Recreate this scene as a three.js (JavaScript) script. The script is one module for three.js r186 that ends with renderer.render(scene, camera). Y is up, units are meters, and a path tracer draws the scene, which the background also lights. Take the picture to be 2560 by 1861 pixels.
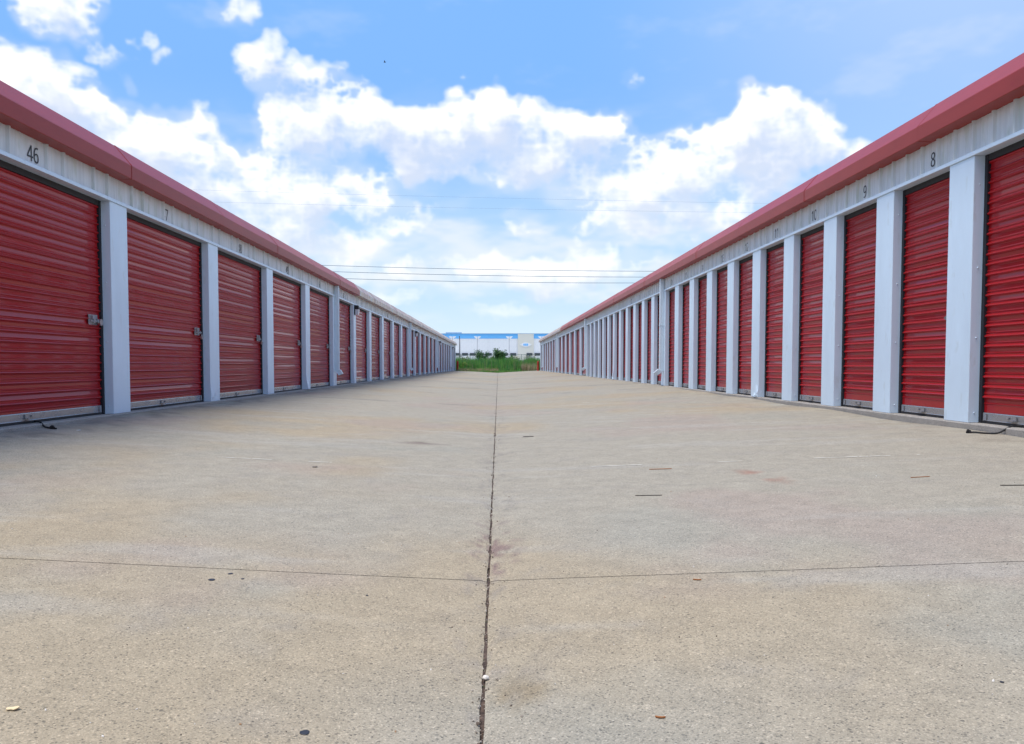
import * as THREE from 'three';
import { mergeGeometries } from 'three/addons/utils/BufferGeometryUtils.js';
import { TextGeometry } from 'three/addons/geometries/TextGeometry.js';
import { FontLoader } from 'three/addons/loaders/FontLoader.js';

// ------------------------------------------------------------------ camera, exposure, sun
const scene = new THREE.Scene();
const camera = new THREE.PerspectiveCamera(48.41, 2560 / 1861, 0.05, 4000);
camera.position.set(0, 0.5302, 0);
camera.rotation.x = -0.0447;
camera.setViewOffset(2560, 1861, 40.6, -75.3, 2560, 1861);
const renderer = new THREE.WebGLRenderer({ antialias: true });
renderer.toneMapping = THREE.LinearToneMapping;
renderer.toneMappingExposure = 1.2;
renderer.shadowMap.enabled = true;
scene.environmentIntensity = 1;

const SUN_DIR = new THREE.Vector3(-0.27, 0.92, 0.10).normalize();
const sun = new THREE.DirectionalLight(new THREE.Color(1, 0.93, 0.82), 3.4);
sun.name = 'sun';
sun.position.copy(SUN_DIR).multiplyScalar(120).add(new THREE.Vector3(0, 0, -40));
sun.target.position.set(0, 0, -40);
sun.castShadow = true;
sun.shadow.radius = 70;
sun.shadow.mapSize.set(2048, 2048);
Object.assign(sun.shadow.camera, { left: -70, right: 70, top: 70, bottom: -70, near: 1, far: 320 });
scene.add(sun, sun.target);

// ------------------------------------------------------------------ random numbers and noise
function rng(seed) { let s = seed >>> 0; return () => { s = (s + 0x6d2b79f5) | 0; let t = Math.imul(s ^ (s >>> 15), 1 | s); t = (t + Math.imul(t ^ (t >>> 7), 61 | t)) ^ t; return ((t ^ (t >>> 14)) >>> 0) / 4294967296; }; }
const clamp = (x, a = 0, b = 1) => Math.min(b, Math.max(a, x)), lerp = (a, b, t) => a + (b - a) * t;
const smooth = (a, b, x) => { const t = clamp((x - a) / (b - a)); return t * t * (3 - 2 * t); };
const R0 = rng(11), PERM = new Uint8Array(512), VAL = new Float32Array(256);
{ const p = [...Array(256).keys()]; for (let i = 255; i > 0; i--) { const j = Math.floor(R0() * (i + 1)); [p[i], p[j]] = [p[j], p[i]]; } for (let i = 0; i < 512; i++) PERM[i] = p[i & 255]; for (let i = 0; i < 256; i++) VAL[i] = R0(); }
const h2 = (x, y, k) => VAL[PERM[PERM[(x + k * 37) & 255] + (y & 255)]];
// value noise 0..1, periodic every px cells across x and py across y
function vn(x, y, px = 256, py = 256, k = 0) {
  const xi = Math.floor(x), yi = Math.floor(y), fx = x - xi, fy = y - yi, u = fx * fx * (3 - 2 * fx), v = fy * fy * (3 - 2 * fy);
  const x0 = ((xi % px) + px) % px, x1 = (x0 + 1) % px, y0 = ((yi % py) + py) % py, y1 = (y0 + 1) % py;
  const a = h2(x0, y0, k), b = h2(x1, y0, k), c = h2(x0, y1, k), d = h2(x1, y1, k);
  return a + (b - a) * u + (c - a) * v + (a - b - c + d) * u * v;
}
function fbm(x, y, oct, px = 256, py = 256, k = 0, gain = 0.5) {
  let s = 0, a = 1, n = 0;
  for (let i = 0; i < oct; i++) { s += a * vn(x, y, px, py, k + i); n += a; a *= gain; x *= 2; y *= 2; px *= 2; py *= 2; }
  return s / n;
}

// ------------------------------------------------------------------ sky: clear air and cumulus, computed by direction
function makeSky() {
  const W = 4096, H = 2048, EL0 = -3, rows = H / 2 + 40, D = new Float32Array(W * rows), MM = new Float32Array(W * rows);
  // macro cloud field: azimuth, elevation, half width, half height in degrees
  const MW = 1440, MH = 372, M = new Float32Array(MW * MH), Mq = 4;     // quarter-degree cells
  const add = (az, el, rx, ry, w) => {
    const ex = rx * 1.25, up = ry * 1.2, down = ry * 1.45;
    for (let j = Math.max(0, Math.floor((el - down - EL0) * Mq)); j <= Math.min(MH - 1, (el + up - EL0) * Mq); j++) {
      const e = j / Mq + EL0, dy = (e - el) / (e > el ? up : down);
      for (let i = Math.floor((az - ex + 180) * Mq); i <= (az + ex + 180) * Mq; i++) {
        const dx = (i / Mq - 180 - az) / ex, r = 1 - dx * dx - dy * dy;
        if (r > 0) { const at = j * MW + (((i % MW) + MW) % MW); M[at] = 1 - (1 - M[at]) * (1 - w * Math.min(1, r * 1.25)); }
      }
    }
  };
  const seen = '-6.6,15.0,2.2,1.5 -4.6,13.6,2.4,1.3 9.5,14.0,3.0,1.4 -18.0,10.2,2.4,1.6 -19.0,13.2,2.2,1.4 -27.6,20.5,2.3,1.6 -29.0,20.5,1.4,0.9 -24.3,18.3,1.2,0.7 -22.6,19.7,0.7,0.45 -21.5,18.9,0.8,0.4 -23.4,16.9,0.8,0.4 -25.7,18.9,0.8,0.5 -30.0,16.5,2.1,1.9 -27.2,16.1,2.0,2.0 -28.0,14.1,3.7,2.3 -24.5,14.0,3.1,2.1 -20.6,14.1,2.5,2.0 -22.5,12.3,4.1,2.1 -19.5,11.7,1.9,1.6 -15.7,19.0,1.6,1.1 -15.2,19.8,0.9,0.8 -13.8,17.2,2.6,1.9 -10.9,17.2,2.8,1.7 -9.1,16.4,1.8,1.5 -14.4,15.7,2.3,1.6 -12.1,15.0,3.3,1.4 -16.2,12.8,2.0,1.7 -12.7,12.6,3.9,1.8 -9.4,11.7,2.9,1.3 -13.9,10.6,3.5,1.4 -15.4,9.1,2.6,1.4 -12.2,8.1,4.5,1.3 -6.7,10.2,2.5,1.0 -16.2,7.4,1.7,0.9 -0.6,16.8,3.1,1.4 -3.0,15.3,3.4,1.7 -2.4,19.0,0.4,0.3 2.2,15.9,2.8,1.4 5.9,15.5,3.3,1.4 8.0,15.7,1.2,0.8 8.9,18.4,0.8,0.4 -5.2,14.4,1.8,1.3 0.1,13.9,4.6,1.3 4.7,12.7,4.6,1.7 8.6,12.3,5.1,2.0 11.6,13.6,3.5,1.7 14.0,13.8,3.7,1.7 14.3,10.9,5.6,2.3 16.8,13.9,3.6,2.2 17.8,16.9,1.7,1.0 16.9,17.4,0.8,0.6 18.7,17.2,0.8,0.6 18.5,15.1,2.5,1.6 20.7,14.4,2.1,1.6 22.1,12.9,1.6,1.3 9.3,9.9,5.6,1.2 1.6,9.8,1.5,0.7 2.8,8.9,1.2,0.5 22.5,15.1,0.6,0.3 -8.3,6.4,3.4,0.9 -6.1,6.9,1.8,0.7 -1.5,6.8,2.2,0.8 3.2,6.4,4.9,1.0 9.3,6.8,3.3,0.9 6.5,7.9,2.4,0.6 -5.5,4.9,3.1,0.7 4.7,5.2,4.0,0.6 -0.6,3.7,2.8,0.4 -16.6,22.0,1.4,0.7 -18.3,22.0,1.1,0.5';
  for (const b of seen.split(' ')) { const [az, el, rx, ry] = b.split(',').map(Number); add(az, el, rx, ry, clamp(0.2 + Math.min(rx, ry * 1.6) * 0.23, 0.24, 0.76)); }
  // the same kind of weather all round: heaps of puffs outside the part seen
  const r = rng(5);
  for (let n = 0; n < 62; n++) {
    const az = 50 + (n / 62) * 260 + (r() - 0.5) * 5, base = 5 + r() * 7, puffs = 12 + Math.floor(r() * 8);
    for (let k = 0; k < puffs; k++) { const q = r(); add(az + (r() - 0.5) * 13 + (az > 180 ? -360 : 0), base + r() * 9, 1.5 + q * 3.2, 0.9 + q * 1.2, 0.8); }
  }
  for (let n = 0; n < 22; n++) {
    const az = r() * 360 - 180, el = 34 + r() * 42, k = 1 / Math.cos(el * Math.PI / 180);
    for (let i = 0; i < 9; i++) { const q = r(); add(az + (r() - 0.5) * 12 * k, el + (r() - 0.5) * 6, (1.4 + q * 3) * k, 1 + q * 1.6, 0.7); }
  }
  const macro = (az, el) => {
    const x = (az + 180) * Mq, y = clamp((el - EL0) * Mq, 0, MH - 1.001), xi = Math.floor(x), yi = Math.floor(y), fx = x - xi, fy = y - yi;
    const a = yi * MW, x0 = ((xi % MW) + MW) % MW, x1 = (x0 + 1) % MW;
    return lerp(lerp(M[a + x0], M[a + x1], fx), lerp(M[a + MW + x0], M[a + MW + x1], fx), fy);
  };
  const row0 = H / 2 - 40;
  for (let j = 0; j < rows; j++) {
    const el = ((row0 + j + 0.5) / H - 0.5) * 180;
    for (let i = 0; i < W; i++) {
      const az = ((((i + 0.5) / W - 0.25) * 360 + 540) % 360) - 180;
      const wx = (vn(az / 1.5 + 300, el / 1.5, 240, 256, 7) - 0.5) * 1.5 + (vn(az / 0.5, el / 0.5, 720, 256, 9) - 0.5) * 0.6, wy = (vn(az / 1.5, el / 1.5 + 50, 240, 256, 8) - 0.5) * 1.1 + (vn(az / 0.5 + 9, el / 0.5, 720, 256, 10) - 0.5) * 0.5;
      const m = macro(az + wx, el + wy);
      if (m < 0.02) continue;
      let s = 0, a = 0.5, n = 0, x = az * 112 / 360, y = el / 2.2, p = 112;
      for (let o = 0; o < 7; o++) { const q = vn(x + wx * 0.3, y + wy * 0.3, p, 256, o); s += a * (o > 1 && o < 5 ? 1 - Math.abs(2 * q - 1) * 0.9 : q); n += a; a *= 0.55; x *= 2; y *= 2; p *= 2; }
      s /= n;
      MM[j * W + i] = m; D[j * W + i] = Math.min(m, 0.74) + lerp(2.6, 2.1, smooth(0.4, 0.75, m)) * (s - 0.565) * (0.35 + 0.65 * smooth(0, 0.5, m));
    }
  }
  const data = new Float32Array(W * H * 4), G = 1 / 1.17;
  const zen = [0.17, 0.40, 0.93], mid = [0.235, 0.50, 1.0], low = [0.58, 0.80, 1.0], hor = [0.80, 0.92, 1.0];
  for (let row = 0; row < H; row++) {
    const el = ((row + 0.5) / H - 0.5) * 180, j = row - row0;
    for (let i = 0; i < W; i++) {
      const az = ((((i + 0.5) / W - 0.25) * 360 + 540) % 360) - 180, o = (row * W + i) * 4;
      const thin = 0.62 * smooth(0.42, 0.75, fbm(az / 9 + 80, el / 3, 5, 40, 256, 6, 0.6)) * smooth(0, 4, el) * (1 - smooth(11, 19, el)) + 0.12 * smooth(0.5, 0.8, fbm(az / 6 + 40, el / 2.4, 5, 60, 256, 11, 0.6));
      const veil0 = thin + 0.26 * smooth(4, 30, az) * smooth(8, 22, el) * (1 - smooth(30, 120, az));
      const t1 = smooth(-1, 6, el), t2 = smooth(3, 19, el), t3 = smooth(20, 70, el);
      let alpha = 0, lit = 1, halo = 0;
      if (j >= 0 && j < rows) {
        const d = D[j * W + i];
        halo = 0.3 * smooth(0.05, 0.65, MM[j * W + i]) * (0.6 + 0.8 * (vn(az / 1.3 + 200, el / 0.9, 277, 256, 5) - 0.3));
        if (d > 0.02) {
          let above = 0, near = 0, wide = 0;
          for (let k = 1; k <= 8; k++) { const jj = Math.min(rows - 1, j + k * 4), ii = (i - k * 2 + W) % W; above += clamp(D[jj * W + ii], 0, 1) / 8; }
          for (let k = 1; k <= 4; k++) near += clamp(D[Math.min(rows - 1, j + 1 + k * 2) * W + ((i - 1 - k + W) % W)], 0, 1.2) / 4;
          const under = smooth(0.1, 0.6, above), k = lerp(lerp(1.8, 5.2, smooth(0.42, 0.75, MM[j * W + i])), 2.2, under);
          alpha = (1 - Math.exp(-k * Math.max(0, d - 0.16))) * (0.45 + 0.55 * smooth(2, 11, el));
          lit = clamp(0.95 + 0.12 * (1 - under) + 0.42 * (clamp(d, 0, 1.2) - near) - 0.3 * smooth(0.3, 0.75, above), 0.62, 1.1);
        }
      }
      const cl = (lit - 0.6) / 0.5, cloud = [lerp(0.68, 1.22, cl), lerp(0.76, 1.2, cl), lerp(0.93, 1.2, cl)];
      for (let c = 0; c < 3; c++) {
        let v = lerp(lerp(hor[c], low[c], t1), mid[c], t2); v = lerp(v, zen[c], t3); v = lerp(v, 0.99, clamp(veil0 + halo, 0, 0.9));
        data[o + c] = lerp(v, cloud[c], alpha) * G;
      }
      data[o + 3] = 1;
    }
  }
  const t = new THREE.DataTexture(data, W, H, THREE.RGBAFormat, THREE.FloatType);
  t.mapping = THREE.EquirectangularReflectionMapping; t.magFilter = THREE.LinearFilter; t.needsUpdate = true;
  return t;
}
scene.background = makeSky();
scene.environment = scene.background;

// ------------------------------------------------------------------ textures (tileable)
function tex(size, fn, srgb, rx = 1, ry = rx) {
  const d = new Uint8Array(size * size * 4);
  for (let y = 0; y < size; y++) for (let x = 0; x < size; x++) { const c = fn(x / size, y / size, x, y), o = (y * size + x) * 4; for (let k = 0; k < 3; k++) d[o + k] = clamp(Array.isArray(c) ? c[k] : c) * 255; d[o + 3] = 255; }
  const t = new THREE.DataTexture(d, size, size); t.wrapS = t.wrapT = THREE.RepeatWrapping; t.magFilter = THREE.LinearFilter; t.repeat.set(rx, ry);
  if (srgb) t.colorSpace = THREE.SRGBColorSpace;
  t.needsUpdate = true; return t;
}
const S = 2048, grain = new Float32Array(S * S), coarse = new Float32Array(S * S);
{ // aggregate: thousands of small stones and pits, stamped into a tile 3.2 m wide
  const r = rng(21);
  for (let n = 0; n < 420000; n++) {
    const cx = r() * S, cy = r() * S, big = r() < 0.05, rad = big ? 1.6 + r() * 1.7 : 0.7 + r() * 0.95, v = (r() - 0.54) * (0.5 + r()) * (big ? 0.9 : 1.15), q = 0.55 + r() * 0.45, an = r() * 3.14, ca = Math.cos(an), sa = Math.sin(an), R = Math.ceil(rad);
    for (let dy = -R; dy <= R; dy++) for (let dx = -R; dx <= R; dx++) { const u = (dx * ca + dy * sa) / rad, w = (dy * ca - dx * sa) / (rad * q); if (u * u + w * w < 1) { const at = ((Math.floor(cy + dy) + S) % S) * S + ((Math.floor(cx + dx) + S) % S); grain[at] = v; } }
  }
  for (let y = 0; y < S; y++) for (let x = 0; x < S; x++) coarse[y * S + x] = fbm(x / S * 40, y / S * 40, 5, 40, 40, 3, 0.7);
}
const TILE = 3.2;
const concreteMap = tex(S, (u, v, x, y) => { const g = grain[y * S + x], c = coarse[y * S + x] - 0.5, h = h2(x, y, 3) * 0.6 + h2(x >> 1, y >> 1, 8) * 0.4 - 0.5, b = 0.83 + c * 0.12 + g * 0.34 + h * 0.2; return [b + g * 0.02, b, b - Math.min(0, g) * 0.03]; }, true, 1 / TILE);
const concreteBump = tex(S, (u, v, x, y) => 0.5 + grain[y * S + x] * 0.42 + (coarse[y * S + x] - 0.5) * 0.3, false, 1 / TILE);
const paintMap = tex(1024, (u, v) => { const a = fbm(u * 12, v * 4, 6, 12, 4, 2, 0.62), sm = smooth(0.62, 0.8, fbm(u * 24, v * 12, 5, 24, 12, 5)); const b = 0.97 + (a - 0.5) * 0.06; return [b - sm * 0.03, b - sm * 0.035, b - sm * 0.045]; }, true, 0.5);
const grimeMap = tex(1024, (u, v) => { const a = fbm(u * 60, v * 3, 5, 60, 3, 2, 0.6), m = smooth(0.5, 0.78, fbm(u * 22, v * 9, 5, 22, 9, 6)); const b = 0.95 + (a - 0.5) * 0.14; return [b - m * 0.06, b - m * 0.05, b - m * 0.08]; }, true, 0.5);
const metalRough = tex(512, (u, v) => { const a = fbm(u * 16, v * 16, 5, 16, 16, 4, 0.6); return 0.5 + (a - 0.5) * 0.5; }, false, 0.7);
const redMap = tex(1024, (u, v) => { const a = fbm(u * 10, v * 30, 5, 10, 30, 8, 0.6), d = smooth(0.66, 0.82, fbm(u * 30, v * 30, 4, 30, 30, 9)); const b = 0.95 + (a - 0.5) * 0.09; return [b, b - d * 0.05 + 0.02, b + d * 0.03]; }, true, 0.4);
const peelMap = tex(1024, (u, v) => {
  const a = fbm(u * 10, v * 10, 6, 10, 10, 4, 0.6), b = fbm(u * 26, v * 26, 5, 26, 26, 7, 0.6), p = smooth(0.46, 0.52, a), q = smooth(0.57, 0.62, b * 0.5 + a * 0.5);
  const base = [0.68, 0.46, 0.38], tan = [0.80, 0.66, 0.50], grey = [0.62, 0.62, 0.66];
  return [0, 1, 2].map((c) => lerp(lerp(base[c], tan[c], p), grey[c], q) * (0.9 + b * 0.2));
}, true, 0.45);
const dirtMap = tex(512, (u, v) => { const a = fbm(u * 30, v * 30, 5, 30, 30, 2, 0.7), g = smooth(0.56, 0.7, fbm(u * 14, v * 14, 4, 14, 14, 6)); return [0.36 + (a - 0.5) * 0.5 - g * 0.1, 0.30 + (a - 0.5) * 0.45 + g * 0.02, 0.26 + (a - 0.5) * 0.4 - g * 0.08]; }, true, 2);

// ------------------------------------------------------------------ materials
const std = (o) => new THREE.MeshStandardMaterial(o), phy = (o) => new THREE.MeshPhysicalMaterial(o), lin = (r, g, b) => new THREE.Color().setRGB(r, g, b);
const M = {
  concrete: phy({ color: lin(0.82, 0.82, 0.82), map: concreteMap, bumpMap: concreteBump, bumpScale: 0.004, roughness: 0.95, specularIntensity: 0.35, vertexColors: true }),
  footing: std({ color: lin(0.52, 0.48, 0.43), map: concreteMap, bumpMap: concreteBump, bumpScale: 0.004, roughness: 0.93 }),
  jointDirt: std({ map: dirtMap, bumpMap: dirtMap, bumpScale: 0.01, color: lin(0.75, 0.7, 0.66), roughness: 1 }),
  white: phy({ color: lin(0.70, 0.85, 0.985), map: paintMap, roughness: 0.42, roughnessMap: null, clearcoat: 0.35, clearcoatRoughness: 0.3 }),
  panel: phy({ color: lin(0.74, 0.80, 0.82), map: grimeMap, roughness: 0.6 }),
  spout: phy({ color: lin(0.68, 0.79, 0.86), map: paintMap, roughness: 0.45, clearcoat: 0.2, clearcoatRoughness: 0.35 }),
  red: phy({ color: lin(0.375, 0.008, 0.013), roughness: 0.5, specularIntensity: 0.3, clearcoat: 0.6, clearcoatRoughness: 0.06 }),
  gutter: phy({ color: lin(0.35, 0.034, 0.027), map: redMap, roughness: 0.5, specularIntensity: 0.4, clearcoat: 0.2, clearcoatRoughness: 0.22 }),
  peeled: phy({ color: lin(0.78, 0.78, 0.80), map: peelMap, roughness: 0.5, clearcoat: 0.6, clearcoatRoughness: 0.25 }),
  galv: std({ color: lin(0.38, 0.38, 0.40), roughness: 0.5, metalness: 0.55, map: paintMap, roughnessMap: metalRough }),
  black: std({ color: lin(0.012, 0.012, 0.018), roughness: 0.7 }),
  rubber: std({ color: lin(0.03, 0.03, 0.033), roughness: 0.8 }),
  steel: std({ color: lin(0.5, 0.5, 0.5), roughness: 0.28, metalness: 0.95 }),
  ink: std({ color: lin(0.015, 0.016, 0.022), roughness: 0.5 }),
  roof: phy({ color: lin(0.40, 0.12, 0.12), map: redMap, roughness: 0.45 }),
  body: std({ color: lin(0.62, 0.66, 0.68), map: paintMap, roughness: 0.6 }),
  lens: phy({ color: lin(0.62, 0.62, 0.66), roughness: 0.25, clearcoat: 0.6, clearcoatRoughness: 0.1 }),
};

// ------------------------------------------------------------------ naming
const used = new Map();
const numbered = (name) => { const n = used.get(name) ?? 0; used.set(name, n + 1); return n ? name + '_' + String(n).padStart(3, '0') : name; };
function tag(o, label, category, group, kind) { if (label) o.userData.label = label; if (category) o.userData.category = category; if (group) o.userData.group = group; if (kind) o.userData.kind = kind; return o; }
function root(name, pos = [0, 0, 0]) { const g = new THREE.Group(); g.name = numbered(name); g.position.set(...pos); scene.add(g); return g; }
function put(name, geo, mat, parent, pos) { const m = new THREE.Mesh(geo, mat); m.name = parent ? name : numbered(name); m.castShadow = m.receiveShadow = true; if (pos) m.position.set(...pos); (parent ?? scene).add(m); return m; }

// ------------------------------------------------------------------ geometry collectors
// Quads in world axes with uv in metres by the dominant axis.
class Geo {
  constructor(map = null) { this.p = []; this.map = map; }
  tri(a, b, c) { const f = this.map ? (q) => this.map(q) : (q) => q; const A = f(a), B = f(b), C = f(c); this.map && this.map.flip ? this.p.push(A, C, B) : this.p.push(A, B, C); return this; }
  quad(a, b, c, d) { return this.tri(a, b, c).tri(a, c, d); }
  box(x0, x1, y0, y1, z0, z1) {
    const v = (i, j, k) => [i ? x1 : x0, j ? y1 : y0, k ? z1 : z0];
    this.quad(v(0, 0, 1), v(1, 0, 1), v(1, 1, 1), v(0, 1, 1)).quad(v(1, 0, 0), v(0, 0, 0), v(0, 1, 0), v(1, 1, 0)).quad(v(1, 0, 1), v(1, 0, 0), v(1, 1, 0), v(1, 1, 1));
    return this.quad(v(0, 0, 0), v(0, 0, 1), v(0, 1, 1), v(0, 1, 0)).quad(v(0, 1, 1), v(1, 1, 1), v(1, 1, 0), v(0, 1, 0)).quad(v(0, 0, 0), v(1, 0, 0), v(1, 0, 1), v(0, 0, 1));
  }
  // closed or open profile of [a, b] carried between two stations: place(a, b, t) gives a point
  sweep(profile, stations, place, closed = true, caps = true) {
    const n = profile.length, m = closed ? n : n - 1;
    for (let s = 0; s + 1 < stations.length; s++) for (let i = 0; i < m; i++) { const A = profile[i], B = profile[(i + 1) % n], t0 = stations[s], t1 = stations[s + 1]; this.quad(place(A[0], A[1], t0), place(B[0], B[1], t0), place(B[0], B[1], t1), place(A[0], A[1], t1)); }
    if (closed && caps) for (const [t, f] of [[stations[0], true], [stations[stations.length - 1], false]]) {
      const tris = THREE.ShapeUtils.triangulateShape(profile.map((q) => new THREE.Vector2(...q)), []);
      for (const [a, b, c] of tris) { const A = place(...profile[a], t), B = place(...profile[b], t), C = place(...profile[c], t); f ? this.tri(A, C, B) : this.tri(A, B, C); }
    }
    return this;
  }
  build(uvOff = [0, 0]) {
    const n = this.p.length, pos = new Float32Array(n * 3), uv = new Float32Array(n * 2), a = new THREE.Vector3(), b = new THREE.Vector3(), c = new THREE.Vector3();
    this.p.forEach((q, i) => pos.set(q, i * 3));
    for (let i = 0; i < n; i += 3) {
      a.set(...this.p[i]); b.set(...this.p[i + 1]).sub(a); c.set(...this.p[i + 2]).sub(a); b.cross(c);
      const x = Math.abs(b.x), y = Math.abs(b.y), z = Math.abs(b.z);
      for (let k = 0; k < 3; k++) { const q = this.p[i + k]; const [u, v] = y >= x && y >= z ? [q[0], q[2]] : x >= z ? [q[2], q[1]] : [q[0], q[1]]; uv[(i + k) * 2] = u + uvOff[0]; uv[(i + k) * 2 + 1] = v + uvOff[1]; }
    }
    const g = new THREE.BufferGeometry(); g.setAttribute('position', new THREE.BufferAttribute(pos, 3)); g.setAttribute('uv', new THREE.BufferAttribute(uv, 2)); g.computeVertexNormals(); return g;
  }
}

// ------------------------------------------------------------------ the paved aisle: two falls to a joint in the middle
const XL = 4.1469, XR = 4.3568, EL = -(XL - 0.02), ER = XR - 0.02;
const valleyX = (d) => -0.035 + 0.0029 * d;
const edgeRight = (d) => -0.06 + 0.045 * smooth(9, 22, d) + 0.01 * Math.sin(d * 1.9) * (1 - smooth(10, 30, d));
const edgeLeft = (d) => -0.035 + 0.012 * Math.sin(d * 1.3 + 1);
function groundY(x, d) {
  const v = valleyX(d), low = -0.24, e = x < v ? edgeLeft(d) : edgeRight(d), t = clamp(x < v ? (v - x) / (v - EL) : (x - v) / (ER - v), 0, 1.3);
  return low + (e - low) * t + (vn(x * 0.5 + 40, d * 0.28 + 9, 256, 256, 2) - 0.5) * 0.022 * smooth(0.03, 0.2, t);
}
// what the concrete itself is stained with
function stain(x, d) {
  const a = fbm(x * 0.55 + 20, d * 0.4 + 7, 4, 256, 256, 1), b = fbm(x * 1.3 + 60, d * 1.1 + 3, 4, 256, 256, 5), c = fbm(x * 5 + 3, d * 4 + 11, 4, 256, 256, 9, 0.65), s = fbm(x * 0.9 + 5, d * 7 + 31, 4, 256, 256, 12, 0.6);
  let k = [0.62, 0.562, 0.45];
  const mix = (t, col) => { k = k.map((v, i) => lerp(v, col[i], clamp(t))); };
  mix(smooth(0.45, 0.68, a) * 0.75, [0.665, 0.54, 0.365]);
  mix(smooth(0.5, 0.75, b) * 0.6, [0.57, 0.545, 0.455]);
  mix(smooth(0.56, 0.74, fbm(x * 0.8 + 90, d * 0.7 + 44, 4, 256, 256, 14)) * 0.5, [0.63, 0.50, 0.42]);
  mix(smooth(0.55, 0.8, c) * 0.4, [0.54, 0.49, 0.42]);
  mix(smooth(0.56, 0.75, s) * 0.35 * smooth(3, 7, d), [0.52, 0.48, 0.42]);
  mix(smooth(0.57, 0.72, fbm(x * 0.7 + 15, d * 5 + 77, 4, 256, 256, 15)) * 0.4, [0.68, 0.64, 0.56]);
  const v = Math.abs(x - valleyX(d) - 0.02), w = fbm(x * 22, d * 9, 4, 256, 256, 3, 0.7);
  mix(smooth(0.5, 0.62, w) * (1 - smooth(0.02, 0.2, v)) * 0.45, [0.40, 0.36, 0.33]);
  mix(smooth(0.47, 0.6, w) * (1 - smooth(0.02, 0.16, v)) * (smooth(2.9, 3.1, d) - smooth(3.6, 4.2, d)) * 0.8, [0.40, 0.27, 0.24]);
  const band = (c0, wd) => Math.max(0, 1 - Math.abs(d - c0 - (fbm(x * 0.8, c0, 3) - 0.5) * 1.6) / wd);
  for (const [c0, wd, q] of [[15.4, 0.35, 0.5], [20.5, 0.7, 0.45], [25.5, 1.1, 0.6], [33, 1.5, 0.4], [44, 2.6, 0.45], [60, 3, 0.35]]) mix(band(c0, wd) * q * smooth(0.38, 0.6, fbm(x * 2 + c0, d * 2, 3)), [0.31, 0.29, 0.27]);
  const red = Math.hypot((x - 1.71 + (d - 5.2) * 0.15) / 0.12, (d - 5.2) / 0.5); mix((1 - smooth(0.3, 1, red)) * smooth(0.35, 0.6, c) * 0.8, [0.52, 0.24, 0.17]);
  const brown = Math.hypot((x + 0.7) / 0.24, (d - 7.78) / 0.13); mix((1 - smooth(0.6, 1, brown + (c - 0.5))) * 0.7, [0.30, 0.22, 0.19]);
  const fall = Math.hypot((x - 0.06) / 0.07, (d - 1.92) / 0.1); mix((1 - smooth(0.4, 1.1, fall + (w - 0.5) * 1.5)) * 0.8, [0.50, 0.40, 0.26]);
  mix(smooth(0.52, 0.66, fbm(x * 16, d * 7, 4, 256, 256, 17)) * (1 - smooth(-3.95, -3.3, x)) * 0.55, [0.27, 0.25, 0.23]);
  mix(smooth(0.52, 0.66, fbm(x * 9, d * 3, 4, 256, 256, 19)) * smooth(3.4, 4.1, x) * 0.35, [0.36, 0.31, 0.25]);
  return k;
}
const pavement = tag(root('pavement'), null, null, null, 'structure');
const joints = [-3.2, 2.93, 6.02, 9.3, 12.3, 15.3, 18.4, 21.4, 25.4, 30, 36, 43, 51, 60, 71, 83.4];
const gaps = { 2.93: 0.007, 6.02: 0.0015, 9.3: 0.003, 15.3: 0.009 };
function slab(side, d0, d1, g0, g1) {
  const step = d1 < 7 ? 0.055 : d1 < 16 ? 0.11 : d1 < 32 ? 0.22 : 0.5, a = d0 + g0 / 2, b = d1 - g1 / 2, nd = Math.max(2, Math.round((b - a) / step)), nx = Math.max(10, Math.round(4.1 / (step * 0.9)));
  const P = [], C = [], U = [], I = [];
  const inner = (d) => valleyX(d) + side * (0.0048 + (vn(d * 9, side * 5 + 20, 256, 256, 4) - 0.5) * 0.004 + (fbm(d * 38, side * 3 + 9, 3) - 0.5) * 0.006);
  const V = (x, y, d, k) => { P.push(x, y, -d); C.push(...k); U.push(x + 1.3, -d); return P.length / 3 - 1; };
  const at = [];
  for (let j = 0; j <= nd; j++) {
    const d = lerp(a, b, j / nd), x0 = inner(d), x1 = side < 0 ? EL : ER, row = [];
    for (let i = 0; i <= nx; i++) {
      const t = Math.pow(i / nx, 1.25), x = lerp(x0, x1, t), e = (j === 0 || j === nd ? -0.002 : 0) + (i === 0 ? -0.004 : 0);
      row.push(V(x, groundY(x, d) + e, d, stain(x, d)));
    }
    at.push(row);
  }
  for (let j = 0; j < nd; j++) for (let i = 0; i < nx; i++) { const q = [at[j][i], at[j][i + 1], at[j + 1][i + 1], at[j + 1][i]]; side > 0 ? I.push(q[0], q[1], q[2], q[0], q[2], q[3]) : I.push(q[0], q[2], q[1], q[0], q[3], q[2]); }
  const wall = (list) => { let last = null; for (const n of list) { const x = P[n * 3], y = P[n * 3 + 1], d = -P[n * 3 + 2], k = stain(x, d).map((c) => c * 0.8), u = V(x, y, d, k), w = V(x, y - 0.12, d, k); if (last) I.push(last[0], last[1], w, last[0], w, u); last = [u, w]; } };
  wall(at[0]); wall(at[nd]); wall(at.map((r) => r[0])); wall(at.map((r) => r[nx]));
  const g = new THREE.BufferGeometry(); g.setAttribute('position', new THREE.Float32BufferAttribute(P, 3)); g.setAttribute('color', new THREE.Float32BufferAttribute(C, 3)); g.setAttribute('uv', new THREE.Float32BufferAttribute(U, 2)); g.setIndex(I); g.computeVertexNormals();
  put('concrete_slab', g, M.concrete, pavement);
}
for (let j = 0; j + 1 < joints.length; j++) for (const side of [-1, 1]) slab(side, joints[j], joints[j + 1], gaps[joints[j]] ?? 0.002, gaps[joints[j + 1]] ?? 0.002);
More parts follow.
